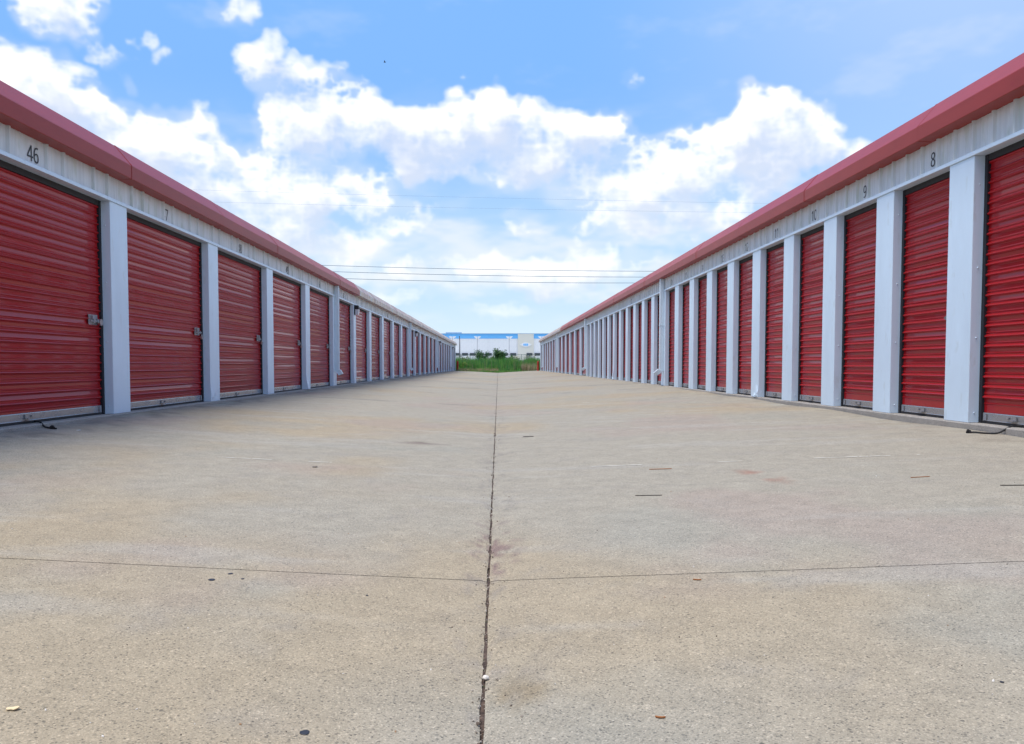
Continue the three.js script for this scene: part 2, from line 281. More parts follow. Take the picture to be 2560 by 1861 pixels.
{ // packed dirt at the bottom of the joints
  const P = [], U = [], I = [];
  for (let j = 0; j <= 700; j++) { const d = -3 + Math.pow(j / 700, 1.6) * 86, x = valleyX(d); for (const s of [-1, 0, 1]) { P.push(x + s * 0.05, -0.24 - 0.006 - 0.004 * Math.abs(s) + (fbm(d * 14, s + 7, 4) - 0.5) * 0.022, -d); U.push(x + s * 0.05, d); } }
  for (let j = 0; j < 700; j++) for (const s of [0, 1]) { const q = j * 3 + s; I.push(q, q + 1, q + 4, q, q + 4, q + 3); }
  const g = new THREE.BufferGeometry(); g.setAttribute('position', new THREE.Float32BufferAttribute(P, 3)); g.setAttribute('uv', new THREE.Float32BufferAttribute(U, 2)); g.setIndex(I); g.computeVertexNormals();
  const cross = new Geo(); for (const d of joints.slice(1, 8)) for (const s of [-1, 1]) for (let i = 0; i < 16; i++) { const x0 = lerp(valleyX(d), s < 0 ? EL : ER, i / 16), x1 = lerp(valleyX(d), s < 0 ? EL : ER, (i + 1) / 16), y0 = groundY(x0, d) - 0.018, y1 = groundY(x1, d) - 0.018; cross.quad([x0, y0, -d + 0.02], [x1, y1, -d + 0.02], [x1, y1, -d - 0.02], [x0, y0, -d - 0.02]); }
  put('joint_dirt', mergeGeometries([g.toNonIndexed(), cross.build()]), M.jointDirt, pavement);
}
{ // pale sealant left in stretches of two crosswise joints
  const r = rng(83), g = new Geo();
  for (const [d, x0, x1, w] of [[6.02, 0.7, 3.1, 0.0055], [6.02, -2.2, -1.2, 0.005], [15.3, 1.4, 3.3, 0.014], [5.0, 1.6, 2.2, 0.003]]) for (let x = x0; x < x1;) { const l = 0.05 + r() * 0.28, e = Math.min(x1, x + l), n = 4; if (r() < 0.45) for (let i = 0; i < n; i++) { const a = lerp(x, e, i / n), b = lerp(x, e, (i + 1) / n), k = w * (0.5 + r()); g.quad([a, groundY(a, d) + 0.0022, -d + k], [b, groundY(b, d) + 0.0022, -d + k], [b, groundY(b, d) + 0.0022, -d - k], [a, groundY(a, d) + 0.0022, -d - k]); } x = e + 0.01; }
  put('joint_sealant', g.build(), std({ color: lin(0.70, 0.67, 0.60), roughness: 0.9 }), pavement);
}
{ // loose crumbs along the middle joint
  const r = rng(61), im = new THREE.InstancedMesh(new THREE.DodecahedronGeometry(1, 0), std({ color: lin(0.5, 0.46, 0.41), roughness: 0.95 }), 900), m = new THREE.Matrix4(), q = new THREE.Quaternion(), c = new THREE.Color();
  for (let i = 0; i < 900; i++) {
    const d = 1.3 + Math.pow(r(), 1.5) * 12, x = valleyX(d) + (r() + r() + r() - 1.5) * (r() < 0.75 ? 0.012 : 0.12), s = 0.0012 + r() * r() * 0.0034;
    const inJoint = Math.abs(x - valleyX(d)) < 0.008; q.setFromEuler(new THREE.Euler(r() * 6, r() * 6, r() * 6));
    m.compose(new THREE.Vector3(x, (inJoint ? -0.246 : groundY(x, d)) + s * 0.4, -d), q, new THREE.Vector3(s * 1.4, s * 0.8, s)); im.setMatrixAt(i, m);
    const t = r(); im.setColorAt(i, c.setRGB(...(t < 0.4 ? [0.55, 0.5, 0.45] : t < 0.7 ? [0.25, 0.2, 0.17] : [0.9, 0.86, 0.8])));
  }
  im.name = 'joint_gravel'; im.userData.kind = 'stuff'; im.castShadow = im.receiveShadow = true; pavement.add(im);
}

// ------------------------------------------------------------------ storage buildings
const font = await new FontLoader().loadAsync('fonts/droid/droid_sans_regular.typeface.json');
const RW = 0.1235, POST = 0.41, PITCH = 0.0925;

const REDS = [0, 1, 2, 3].map((k) => { const m = M.red.clone(); m.color.multiplyScalar([1, 0.92, 1.06, 0.97][k]); m.clearcoat = [0.6, 0.5, 0.65, 0.55][k]; return m; });
function building(o) {
  const RIB = o.ribPitch;
  // n: out of the facade into the aisle, y up, s: along the aisle away from the camera
  const { side, X, hTrim, hSoffit, sEnd, sStart } = o, bld = root('storage_building', [side < 0 ? -X : X, 0, 0]);
  tag(bld, o.label, 'storage building');
  const map = ([n, y, s]) => [side < 0 ? n : -n, y, -s]; map.flip = side < 0;
  const G = () => new Geo(map), r = rng(side < 0 ? 101 : 202);
  const add = (name, g, mat, parent = bld, uv) => put(name, g.build ? g.build(uv ?? [r() * 3, r() * 3]) : g, mat, parent);
  const place = (s) => [0, 0, -s];

  // body, roof, end walls
  add('back_wall', G().box(-9.2, -9.05, -0.1, 3.62, sStart, sEnd), M.body);
  add('end_wall', G().box(-9.05, -0.14, -0.1, 2.86, sEnd - 0.12, sEnd - 0.001), M.body);
  add('end_wall', G().box(-9.05, -0.14, -0.1, 2.86, sStart, sStart + 0.12), M.body);
  add('partition_wall', G().box(-0.45, -0.40, 0.001, hSoffit, sStart + 0.13, sEnd - 0.13), M.black);
  const yTop = hSoffit + 0.36;
  add('roof', G().sweep([[-0.13, yTop - 0.06], [-0.1, yTop - 0.015], [-9.25, 3.74], [-9.25, 3.66]], [sStart - 0.05, sEnd + 0.1], (a, b, t) => [a, b, t]), M.roof);
  // footing under the facade, its lip standing above the pavement
  const sts = []; for (let s = sStart; s <= sEnd + 0.2; s += s < 16 ? 0.25 : 1.2) sts.push(s);
  add('footing', G().sweep([[-0.5, -0.2], [0.012, -0.2], [0.016, -0.012], [0.006, -0.001], [-0.5, -0.001]], sts, (a, b, t) => [a + (a > 0 ? (fbm(t * 3, side + 4, 3) - 0.5) * 0.02 : 0), b, t]), M.footing);

  // doors
  const protos = {};
  function door(width) {
    const list = (protos[width] ??= []);
    if (list.length >= 4) return list[Math.floor(r() * 4)].clone();
    const g = new THREE.Group(), w = width, top = hTrim - 0.052, N = -RW;
    const prof = [];                                       // [depth, y] down the curtain
    let y = top; const y0 = 0.098;
    prof.push([-0.004, y]);
    while (y - PITCH > y0) {
      const ti = (r() - 0.5) * 0.0075, ti2 = (r() - 0.5) * 0.002, p = [[0, 0], [0.009, 0.008], [0.017, 0.014], [0.0205, 0.019], [0.0200, 0.022], [0.013, 0.028], [0.001, 0.033], [-0.0015, 0.038], [ti, 0.041], [-ti, PITCH - 0.025], [0.0062 + ti2, PITCH - 0.018], [0.0066 + ti2, PITCH - 0.014], [0.0005, PITCH - 0.007]];
      for (const [dn, dy] of p) prof.push([dn, y - dy]);
      y -= PITCH;
    }
    prof.push([0, y], [0, y0]);
    const c = G(), st = [], cols = w > 2 ? 9 : 5; for (let i = 0; i <= cols; i++) st.push(0.02 + (w - 0.04) * i / cols);
    const ph = r() * 50; c.sweep(prof, st, (a, b, t) => [N + a + (fbm(t * 0.8 + ph, b * 2.2, 2) - 0.5) * 0.010, b, t], false);
    put('curtain', c.build([r() * 4, r() * 4]), REDS[list.length % 4], g);
    put('bottom_bar', G().sweep([[N + 0.001, 0.024], [N + 0.020, 0.024], [N + 0.020, 0.028], [N + 0.017, 0.032], [N + 0.017, 0.090], [N + 0.014, 0.097], [N + 0.001, 0.097]], [0.055, w - 0.055], (a, b, t) => [a, b, t]).build([r(), r()]), M.galv, g);
    put('rubber_seal', G().box(N - 0.012, N + 0.016, 0.002, 0.0235, 0.04, w - 0.04).build(), M.rubber, g);
    const hd = G(), hs = w > 2 ? w * 0.42 : w * 0.5; // step and slide catch on the bottom bar
    hd.box(N + 0.021, N + 0.030, 0.040, 0.083, hs, hs + 0.075).box(N + 0.030, N + 0.062, 0.046, 0.052, hs - 0.01, hs + 0.085).box(N + 0.021, N + 0.044, 0.060, 0.074, hs + 0.085, hs + 0.135);
    put('pull_handle', hd.build(), M.galv, g);
    const sl = side < 0 ? w - 0.31 : 0.056, LK = side < 0 ? 1 : 0.62, l = G();         // slide bolt latch on the right-hand side of the door
    const K = side < 0 ? 1 : 0.72;
    l.box(N + 0.015, N + 0.021, 0.955, 1.062, sl, sl + 0.19 * LK * K).box(N + 0.021, N + 0.038, 0.985, 1.005, sl + 0.02 * LK, sl + 0.23 * LK).box(N + 0.021, N + 0.046, 0.975, 1.016, sl + 0.07 * LK, sl + 0.095 * LK).box(N + 0.021, N + 0.046, 0.975, 1.016, sl + 0.15 * LK, sl + 0.175 * LK).box(N + 0.021, N + 0.050, 1.020, 1.050, sl + 0.03 * LK, sl + 0.055 * LK);
    put('latch', l.build(), M.galv, g);
    for (const s of [0, w - 0.045]) put('guide', G().box(N - 0.03, N + 0.026, 0.001, hTrim - 0.001, s, s + 0.045).build(), M.black, g);
    put('top_seal', G().box(N - 0.02, N + 0.022, hTrim - 0.058, hTrim - 0.001, 0.0455, w - 0.0455).build(), M.rubber, g);
    for (const k of [0.075, w - 0.12]) put('end_bracket', G().box(N + 0.0205, N + 0.026, 0.030, 0.086, k, k + 0.04).build(), M.galv, g);
    list.push(g); return g;
  }
  o.posts.forEach((s, i) => {
    if (i + 1 >= o.posts.length) return;
    const d = door(+(o.posts[i + 1] - POST - s).toFixed(3)); d.name = 'roll_up_door'; d.position.set(...place(s)); bld.add(d);
  });

  // posts: boxed sheet-metal jambs, some knocked at the foot
  const pts = (b) => [[-RW - 0.02, 0], [-0.004, 0], [0, 0.004], [0, POST - 0.004], [-0.004, POST], [-RW - 0.02, POST]];
  o.posts.forEach((s, i) => {
    const dent = o.dents?.[i] ?? 0, g = G(), ys = dent ? [0.002, 0.03, 0.07, 0.12, 0.2, 0.32, 0.5, 0.75, hTrim - 0.002] : [0.002, hTrim - 0.002], pr = pts();
    if (dent) { pr.length = 0; pr.push([-RW - 0.02, 0], [-0.004, 0], [0, 0.004]); for (let k = 1; k < 9; k++) pr.push([0, 0.004 + (POST - 0.008) * k / 9]); pr.push([0, POST - 0.004], [-0.004, POST], [-RW - 0.02, POST]); }
    g.sweep(pr, ys, (a, b, t) => { const q = dent ? Math.pow(1 - smooth(0, Math.abs(dent) > 0.05 ? 0.7 : 0.35, t), 1.5) * smooth(0.05, POST * 0.8, dent > 0 ? POST - b : b) * (a > -0.02 ? 1 : 0) : 0; return [a + (q * Math.abs(dent)) * (dent > 0 ? 1 : 1) * (vn(b * 12, t * 12 + i) > 0.3 ? 1 : 0.4), t, s - POST + b]; });
    const m = add('post', g, M.white); if (dent) m.userData.label = 'white metal post knocked and creased at its foot';
    if (i < 14) for (const yy of [0.09, 0.78, 1.42, hTrim - 0.26]) for (const e of [1]) {
      const sc = put('screw', screwGeo, M.white, m, [(side < 0 ? 1 : -1) * (-RW * 0.45), yy, -(s - POST) + 0.0005]); sc.rotation.x = Math.PI / 2;
    }
  });
  // header: ribbed sheets, trim below
  const ribs = (s0, s1) => { const p = []; let k = Math.ceil((s0 - o.ribAt) / RIB); p.push([-0.014, s0]); for (; ; k++) { const c = o.ribAt + k * RIB; if (c + 0.04 > s1) break; if (c - 0.04 < s0) continue; p.push([-0.014, c - 0.024], [0.012, c - 0.012], [0.012, c + 0.012], [-0.014, c + 0.024]); for (const e of [0.115, 0.19]) if (c + e + 0.02 < s1) p.push([-0.014, c + e - 0.016], [-0.0105, c + e - 0.006], [-0.0105, c + e + 0.006], [-0.014, c + e + 0.016]); } p.push([-0.014, s1]); return p; };
  for (let s = sStart + 0.001; s < sEnd - 0.05;) { // sheets 0.914 m wide
    const e = Math.min(sEnd - 0.001, s + RIB * 3), g = G(); g.sweep(ribs(s, e), [hTrim + 0.003, hSoffit + 0.05], (a, c, t) => [a, t, c], false); add('header_sheet', g, M.panel); s = e;
  }
  for (let s = sStart; s < sEnd; s += 6.1) { const e = Math.min(sEnd, s + 6.097); add('header_trim', G().sweep([[-RW - 0.03, hTrim + 0.002], [-RW - 0.03, hTrim], [0.014, hTrim], [0.016, hTrim + 0.002], [0.016, hTrim + 0.034], [0.013, hTrim + 0.037], [-0.02, hTrim + 0.037], [-0.02, hTrim + 0.002]], [s, e], (a, b, t) => [a, b, t]), M.white); }
  // gutter in lengths, lapped at the seams
  const GP = [[-0.02, hSoffit], [0.145, hSoffit + 0.004], [0.150, hSoffit + 0.009], [0.151, hSoffit + 0.146], [0.146, hSoffit + 0.156], [-0.03, hSoffit + 0.366], [-0.04, hSoffit + 0.370], [-0.14, hSoffit + 0.372]];
  let k = 0;
  for (let s = o.gutterStart; s < sEnd + 0.12; s += 3.05, k++) {
    const e = Math.min(sEnd + 0.12, s + 3.055), lap = (k % 2) * 0.0035, old = o.peeled(s), g = G(), n = 4, st = []; for (let i = 0; i <= n; i++) st.push(lerp(s, e, i / n));
    const bow = (r() - 0.5) * 0.008;
    g.sweep(GP.map(([a, b]) => [a + (a > 0 ? lap : 0), b + (b > hSoffit + 0.2 ? lap : 0)]), st, (a, b, t) => [a + bow * Math.sin((t - s) / 3.05 * Math.PI), b + bow * 0.4 * Math.sin((t - s) * 2.1), t]);
    const m = add('gutter', g, old ? M.peeled : M.gutter); if (old) m.userData.label = 'gutter length with red paint faded to tan and grey';
    if (k && s < 60) add('gutter_seam', G().sweep([[0.02, hSoffit - 0.002], [0.15, hSoffit + 0.001], [0.154, hSoffit + 0.006], [0.155, hSoffit + 0.147], [0.150, hSoffit + 0.158], [-0.03, hSoffit + 0.371], [-0.05, hSoffit + 0.374], [-0.10, hSoffit + 0.374], [-0.10, hSoffit + 0.33], [0.0, hSoffit + 0.2], [0.02, hSoffit + 0.1]], [s - 0.012, s + 0.012 + r() * 0.012], (a, b, t) => [a, b, t]), old ? M.peeled : M.gutter);
  }
  // downspouts with a kicked elbow at the bottom
  for (const s of o.spouts) {
    const g = G(), w = 0.1, dep = 0.112, foot = 0.36 + r() * 0.06;
    g.sweep([[0.003, 0], [dep - 0.012, 0], [dep, 0.012], [dep, 0.030], [dep - 0.006, 0.036], [dep - 0.006, 0.064], [dep, 0.070], [dep, w - 0.012], [dep - 0.012, w], [0.003, w]], [foot, 1.2, hSoffit - 0.002], (a, b, t) => [a, t, s - w / 2 + b + (t < 1 ? (side > 0 ? 0.012 : -0.01) : 0)]);
    const sp = add('downspout', g, M.spout), el = G(), tilt = side > 0 ? 1 : 0.6;
    el.sweep([[0, 0], [0.12, 0], [0.12, 0.105], [0, 0.105]], [0, 0.05, 0.1, 0.15], (a, b, t) => [0.02 + a * (1 - t) + t * 0.9 * tilt, foot + 0.02 - t * 0.72 + (a - 0.06) * 0.5 * tilt, s - 0.055 + b + t * 0.3 * (side > 0 ? 1 : -1) * (0.5 - a * 4)]);
    put('elbow', el.build(), M.spout, sp);
    put('strap', G().sweep([[-0.002, -0.012], [dep + 0.003, -0.012], [dep + 0.003, w + 0.012], [-0.002, w + 0.012]], [1.55, 1.58], (a, b, t) => [a, t, s - w / 2 + b]).build(), M.spout, sp);
  }
  // unit numbers on the ribbed header
  for (const [n, s] of o.numbers) {
    const t = new TextGeometry(String(n), { font, size: 0.14, depth: 0.0015, curveSegments: 4, bevelEnabled: false }); t.computeBoundingBox(); t.translate(-(t.boundingBox.max.x + t.boundingBox.min.x) / 2, 0, 0); t.scale(0.9, 1, 1);
    const m = put('unit_number', t, M.ink, bld, [side < 0 ? -0.0101 : 0.0101, hTrim + o.numberUp, -s]); m.rotation.y = side < 0 ? Math.PI / 2 : -Math.PI / 2; m.userData.label = 'black unit number ' + n + ' above its door';
  }
  return bld;
}
const screwGeo = new THREE.SphereGeometry(0.0085, 8, 4, 0, Math.PI * 2, 0, Math.PI / 2);

const leftPosts = [], rightPosts = [];
for (let k = -4; k <= 25; k++) leftPosts.push(+(9.3874 + 3.048 * k).toFixed(4));
for (let k = -7; k <= 21; k++) rightPosts.push(+(8.0337 + 1.524 * k).toFixed(4));
for (let k = 23; k <= 47; k += 2) rightPosts.push(+(8.0337 + 1.524 * k).toFixed(4));
const leftEnd = leftPosts.at(-1) + 0.02, rightEnd = 8.0337 + 1.524 * 48;
rightPosts.push(rightEnd - 0.02);
{ const last = rightPosts.length - 2; rightPosts.splice(last, 1); }
building({
  side: -1, X: XL, hTrim: 2.2917, hSoffit: 2.566, sStart: leftPosts[0] - 0.5, sEnd: leftEnd, posts: leftPosts, ribAt: 7.141, ribPitch: 0.2985, gutterStart: leftPosts[0] - 0.5 - ((leftPosts[0] - 0.5 - 9.2) % 3.05 + 3.05) % 3.05,
  label: 'long white storage building with wide red roll-up doors left of the aisle', peeled: (s) => s > 23.5,
  spouts: [4, 10, 16, 22].map((k) => 9.3874 + 3.048 * k - 0.19), dents: { 5: 0.02, 7: 0.045, 9: 0.02, 12: -0.02 },
  numbers: [46, 47, 48, 49, 50, 51, 52, 53, 54].map((n, i) => [n, 7.525 + 3.048 * i + (i ? -0.075 : 0)]), numberUp: 0.062,
});
building({
  side: 1, X: XR, hTrim: 2.4364, hSoffit: 2.755, sStart: rightPosts[0] - 0.5, sEnd: rightEnd, posts: rightPosts, ribAt: 8.26, ribPitch: 0.3048, gutterStart: rightPosts[0] - 0.5 - 0.7,
  label: 'long white storage building with narrow red roll-up doors right of the aisle', peeled: (s) => s > 52,
  spouts: [9, 21, 33, 45].map((k) => 8.0337 + 1.524 * k - 0.22), dents: { 11: 0.03, 22: 0.07, 16: -0.02 },
  numbers: [7, 8, 9, 10, 11, 12, 13, 14, 15, 16, 17, 18, 19, 20].map((n, i) => [n, 6.84 + 1.524 * i + (n > 9 ? 0.04 : 0)]), numberUp: 0.075,
});

// padlocks hang from the latches of the near doors on the left
{
  const words = ['round steel disc padlock on the nearest red door of the left building', 'small steel padlock between the first and second white posts on the left', 'small steel padlock on the left door just before the third white post', 'small steel padlock on the left door just before the fourth white post', 'small steel padlock on the left door just before the first downspout', 'small steel padlock on the left door just past the first downspout'];
  for (let i = 0; i < 6; i++) {
    const s = 9.3874 + 3.048 * i - POST - 0.115, x = -XL - RW + 0.052, y = i ? 0.955 : 0.985, t = root('padlock', [x, y, -s]);
    const body = i === 0 ? new THREE.CylinderGeometry(0.036, 0.036, 0.024, 24).rotateZ(Math.PI / 2) : new THREE.BoxGeometry(0.022, 0.045, 0.048, 1, 1, 1);
    put('lock_body', body, M.steel, t, i ? [0, -0.03, 0] : [0, 0, 0]);
    put('shackle', new THREE.TorusGeometry(i ? 0.017 : 0.026, 0.0045, 8, 20, Math.PI * (i ? 1 : 1.2)).rotateY(Math.PI / 2), M.steel, t, i ? [0, -0.006, 0] : [0.008, 0.004, 0]);
    tag(t, words[i], 'padlock', 'padlocks on the left-hand doors');
  }
}

// wall lamps on the left building
{
  const dark = std({ color: lin(0.012, 0.012, 0.016), roughness: 0.55 });
  const proto = new THREE.Group();
  const g = new Geo(); g.sweep([[0, 0.28], [0.11, 0.28], [0.135, 0.19], [0.135, 0.165], [0, 0.165]], [-0.11, 0.11], (a, b, t) => [a, b, -t]).box(0, 0.03, 0.0, 0.166, -0.11, 0.11);
  put('housing', g.build(), dark, proto);
  put('lens', new Geo().sweep([[0.031, 0.164], [0.128, 0.164], [0.108, 0.01], [0.031, 0.004]], [-0.1, 0.1], (a, b, t) => [a, b, -t]).build(), M.lens, proto);
  const who = ['nearest wall lamp, black hood, on the left building just past the first downspout', 'second wall lamp from the camera on the left building, past the second downspout', 'third wall lamp from the camera high on the left building, past the third downspout', 'farthest wall lamp on the left building, near its far corner'];
  [5, 11, 17, 23].forEach((k, i) => { const t = i ? proto.clone() : proto; t.name = numbered('wall_lamp'); t.position.set(-XL + 0.001, 2.0, -(9.3874 + 3.048 * k - 0.2)); scene.add(t); tag(t, who[i], 'wall lamp', 'wall lamps on the left building'); });
}

// red bollards at the far corners
for (const [x, w, d, h] of [[-3.93, 'red steel bollard at the far corner of the left building', 85.2, 1.0], [4.12, 'red steel bollard at the far corner of the right building', 80.8, 0.95]]) {
  const t = root('bollard', [x, groundY(clamp(x, EL, ER), 82) - 0.05, -d]), red = std({ color: lin(0.42, 0.035, 0.02), roughness: 0.55 });
  put('pipe', new THREE.CylinderGeometry(0.1, 0.1, h, 20).translate(0, h / 2, 0), red, t); put('cap', new THREE.SphereGeometry(0.1, 20, 8, 0, 6.3, 0, 1.57).scale(1, 0.6, 1).translate(0, h, 0), red, t);
  tag(t, w, 'bollard', 'red bollards at the ends of the buildings');
}

// ------------------------------------------------------------------ small things lying on the concrete
const onGround = (x, d, up = 0) => new THREE.Vector3(x, groundY(x, d) + up, -d);
function cord(name, label, pts, rad, knots = []) {
  const t = root(name), m = std({ color: lin(0.012, 0.012, 0.014), roughness: 0.75 });
  put('cord', new THREE.TubeGeometry(new THREE.CatmullRomCurve3(pts), 80, rad, 8), m, t);
  for (const k of knots) put('knot', new THREE.TorusKnotGeometry(rad * 1.5, rad * 0.9, 40, 8, 2, 3), m, t, k.toArray());
  tag(t, label, 'rope');
}
cord('rope', 'black rope with knotted end lying under the red door numbered 7', [onGround(4.145, 7.26, 0.008), onGround(4.18, 7.2, 0.012), onGround(4.235, 7.13, 0.008), onGround(4.3, 7.06, 0.014), new THREE.Vector3(4.385, 0.012, -7.02), new THREE.Vector3(4.44, 0.012, -7.03), new THREE.Vector3(4.49, 0.014, -6.95), new THREE.Vector3(4.52, 0.014, -6.8)], 0.0075, [onGround(4.152, 7.25, 0.014)]);
cord('rope', 'short black cord lying on the concrete below the red door numbered 46', [new THREE.Vector3(-4.26, 0.01, -7.62), new THREE.Vector3(-4.17, 0.008, -7.56), onGround(-4.1, 7.5, 0.012), onGround(-4.02, 7.44, 0.008), onGround(-3.94, 7.40, 0.008)], 0.008, [onGround(-3.985, 7.42, 0.012)]);
{
  const r = rng(77), brown = std({ color: lin(0.32, 0.12, 0.035), roughness: 0.85 }), dark = std({ color: lin(0.045, 0.04, 0.035), roughness: 0.9 });
  const twig = (x0, d0, x1, d1, rad, mat, label) => { const a = onGround(x0, d0, rad), b = onGround(x1, d1, rad), c = a.clone().lerp(b, 0.5); c.y = groundY(c.x, -c.z) + rad * 1.6; c.z += 0.01; const m = put('twig', new THREE.TubeGeometry(new THREE.QuadraticBezierCurve3(a, c, b), 10, rad, 6), mat, null); tag(m, label, 'twig', 'twigs scattered on the concrete'); };
  twig(1.07, 5.745, 1.225, 5.735, 0.0026, brown, 'orange-brown twig in mid aisle, longest of those right of the middle joint');
  twig(2.467, 4.895, 2.587, 4.91, 0.0024, brown, 'orange-brown twig lying near the right building, far right of the joint');
  twig(2.74, 4.47, 2.95, 4.42, 0.0026, dark, 'dark twig at the right edge of the photo, past the orange twig');
  twig(0.788, 4.645, 0.934, 4.62, 0.0022, dark, 'thin straight black twig a little right of the middle joint');
  twig(0.289, 8.695, 0.398, 8.69, 0.0035, dark, 'short dark twig farthest away, just right of the middle joint');
  twig(0.343, 1.743, 0.362, 1.739, 0.0022, brown, 'tiny orange twig close to the camera, right of the joint');
  twig(0.685, 2.84, 0.71, 2.832, 0.0022, brown, 'tiny brown twig near the crosswise joint, right of the middle joint');
  const leaf = (x, d, s, ry, col, label, name = 'fallen_leaf', cat = 'leaf') => {
    const g = new THREE.SphereGeometry(1, 14, 8).scale(s, 0.0028, s * 0.55), p = g.attributes.position; for (let i = 0; i < p.count; i++) { const q = p.getX(i) / s; p.setZ(i, p.getZ(i) * (1 + 0.35 * Math.sin(q * 5 + s * 900))); p.setY(i, p.getY(i) + 0.002 * q * q + 0.002); } g.computeVertexNormals();
    const m = put(name, g, std({ color: lin(...col), roughness: 0.8 }), null, onGround(x, d, 0.0015).toArray()); m.rotation.y = ry; m.rotation.z = x < 0 ? 0.05 : -0.04; tag(m, label, cat);
  };
  leaf(-1.012, 1.705, 0.0135, 0.2, [0.75, 0.60, 0.36], 'pale yellow leaf in the lower left corner of the pavement');
  leaf(-1.252, 5.705, 0.02, 0.1, [0.06, 0.05, 0.045], 'dark curled leaf on the left half of the aisle');
  // dark tar spots soaked onto the concrete
  const spot = (x, d, s, k) => { const sh = new THREE.Shape(); for (let i = 0; i <= 22; i++) { const a = i / 22 * 6.283, q = s * (0.75 + 0.5 * vn(Math.cos(a) * 1.4 + k * 9 + 5, Math.sin(a) * 1.4 + 5)); sh[i ? 'lineTo' : 'moveTo'](Math.cos(a) * q, Math.sin(a) * q * 1.15); } const g = new THREE.ExtrudeGeometry(sh, { depth: 0.0008, bevelEnabled: true, bevelSize: 0.001, bevelThickness: 0.0006, bevelSegments: 1 }).rotateX(-Math.PI / 2); const m = put('tar_spot', g, std({ color: lin(0.02, 0.019, 0.024), roughness: 0.5 }), pavement, onGround(x, d, 0.0005).toArray()); const e = 0.02; m.rotation.z = Math.atan2(groundY(x + e, d) - groundY(x - e, d), 2 * e); };
  spot(-0.96, 2.772, 0.0105, 1); spot(-0.926, 2.86, 0.0075, 2); spot(-0.866, 2.802, 0.0045, 3); spot(-0.391, 1.662, 0.009, 4); spot(-0.42, 2.67, 0.003, 5); spot(1.159, 1.865, 0.0035, 6);
  const peb = new THREE.IcosahedronGeometry(0.0075, 2), pp = peb.attributes.position; for (let i = 0; i < pp.count; i++) { const k = 0.82 + 0.3 * vn(pp.getX(i) * 300 + 20, pp.getY(i) * 300 + pp.getZ(i) * 200 + 20); pp.setXYZ(i, pp.getX(i) * k * 1.15, pp.getY(i) * k * 0.75, pp.getZ(i) * k); } peb.computeVertexNormals();
  tag(put('pebble', peb, std({ color: lin(0.72, 0.66, 0.58), roughness: 0.7 }), null, [valleyX(2.0) + 0.004, -0.236, -2.0]), 'small pale pebble lodged in the middle joint', 'pebble');
  for (const [x, d, s, l] of [[-3.735, 7.39, 0.018, 'white scrap of paper on the concrete in front of the door numbered 46']]) leaf(x, d, s, 0.5, [0.8, 0.8, 0.78], l, 'paper_scrap', 'paper scrap');
  const im = new THREE.InstancedMesh(new THREE.DodecahedronGeometry(1, 0), std({ roughness: 0.9 }), 240), m4 = new THREE.Matrix4(), q = new THREE.Quaternion(), c = new THREE.Color();
  for (let i = 0; i < 240; i++) { const d = 1.5 + r() * r() * 9, x = (r() - 0.5) * Math.min(8, d * 1.3), s = 0.0009 + r() * r() * 0.0022; q.setFromEuler(new THREE.Euler(r() * 6, r() * 6, r() * 6)); m4.compose(onGround(x, d, s * 0.4), q, new THREE.Vector3(s * 1.6, s * 0.8, s)); im.setMatrixAt(i, m4); const t = r(); im.setColorAt(i, c.setRGB(...(t < 0.45 ? [0.12, 0.1, 0.08] : t < 0.6 ? [0.34, 0.2, 0.11] : [0.7, 0.66, 0.6]))); }
  im.name = numbered('grit'); tag(im, 'loose grit and crumbs scattered over the concrete', 'grit', null, 'stuff'); im.castShadow = true; scene.add(im);
}

// ------------------------------------------------------------------ land beyond the aisle
{
  const P = [], C = [], I = [], N = 60, r = rng(9), ring = [0, 60, 84, 90, 100, 130, 200, 400, 900, 2500];
  // one sheet to the horizon, below the paving
  const g = new THREE.PlaneGeometry(5000, 5000, 2, 2).rotateX(-Math.PI / 2);
  const soil = tex(512, (u, v) => { const a = fbm(u * 24, v * 24, 5, 24, 24, 3, 0.65), b = smooth(0.45, 0.62, fbm(u * 8, v * 8, 4, 8, 8, 5)); return [lerp(0.34, 0.48, b) + (a - 0.5) * 0.2, lerp(0.42, 0.46, b) + (a - 0.5) * 0.2, lerp(0.2, 0.3, b) + (a - 0.5) * 0.12]; }, true, 700);
  tag(put('ground', g, std({ map: soil, color: lin(0.7, 0.7, 0.7), roughness: 1 }), null, [0, -0.42, 0]), null, null, null, 'structure');
}
function blades(name, label, count, seed, place, cols, geo) {
  const r = rng(seed), im = new THREE.InstancedMesh(geo, std({ roughness: 0.8, side: THREE.DoubleSide }), count), m = new THREE.Matrix4(), q = new THREE.Quaternion(), c = new THREE.Color();
  for (let i = 0; i < count; i++) { const [x, y, d, h, w] = place(r); q.setFromEuler(new THREE.Euler((r() - 0.5) * 0.4, r() * 6.28, (r() - 0.5) * 0.4)); m.compose(new THREE.Vector3(x, y, -d), q, new THREE.Vector3(w, h, w)); im.setMatrixAt(i, m); const k = cols[Math.floor(r() * cols.length)], b = 0.75 + r() * 0.5; im.setColorAt(i, c.setRGB(k[0] * b, k[1] * b, k[2] * b)); }
  im.name = numbered(name); im.castShadow = im.receiveShadow = true; tag(im, label, name.replace('_', ' '), null, 'stuff'); scene.add(im);
}
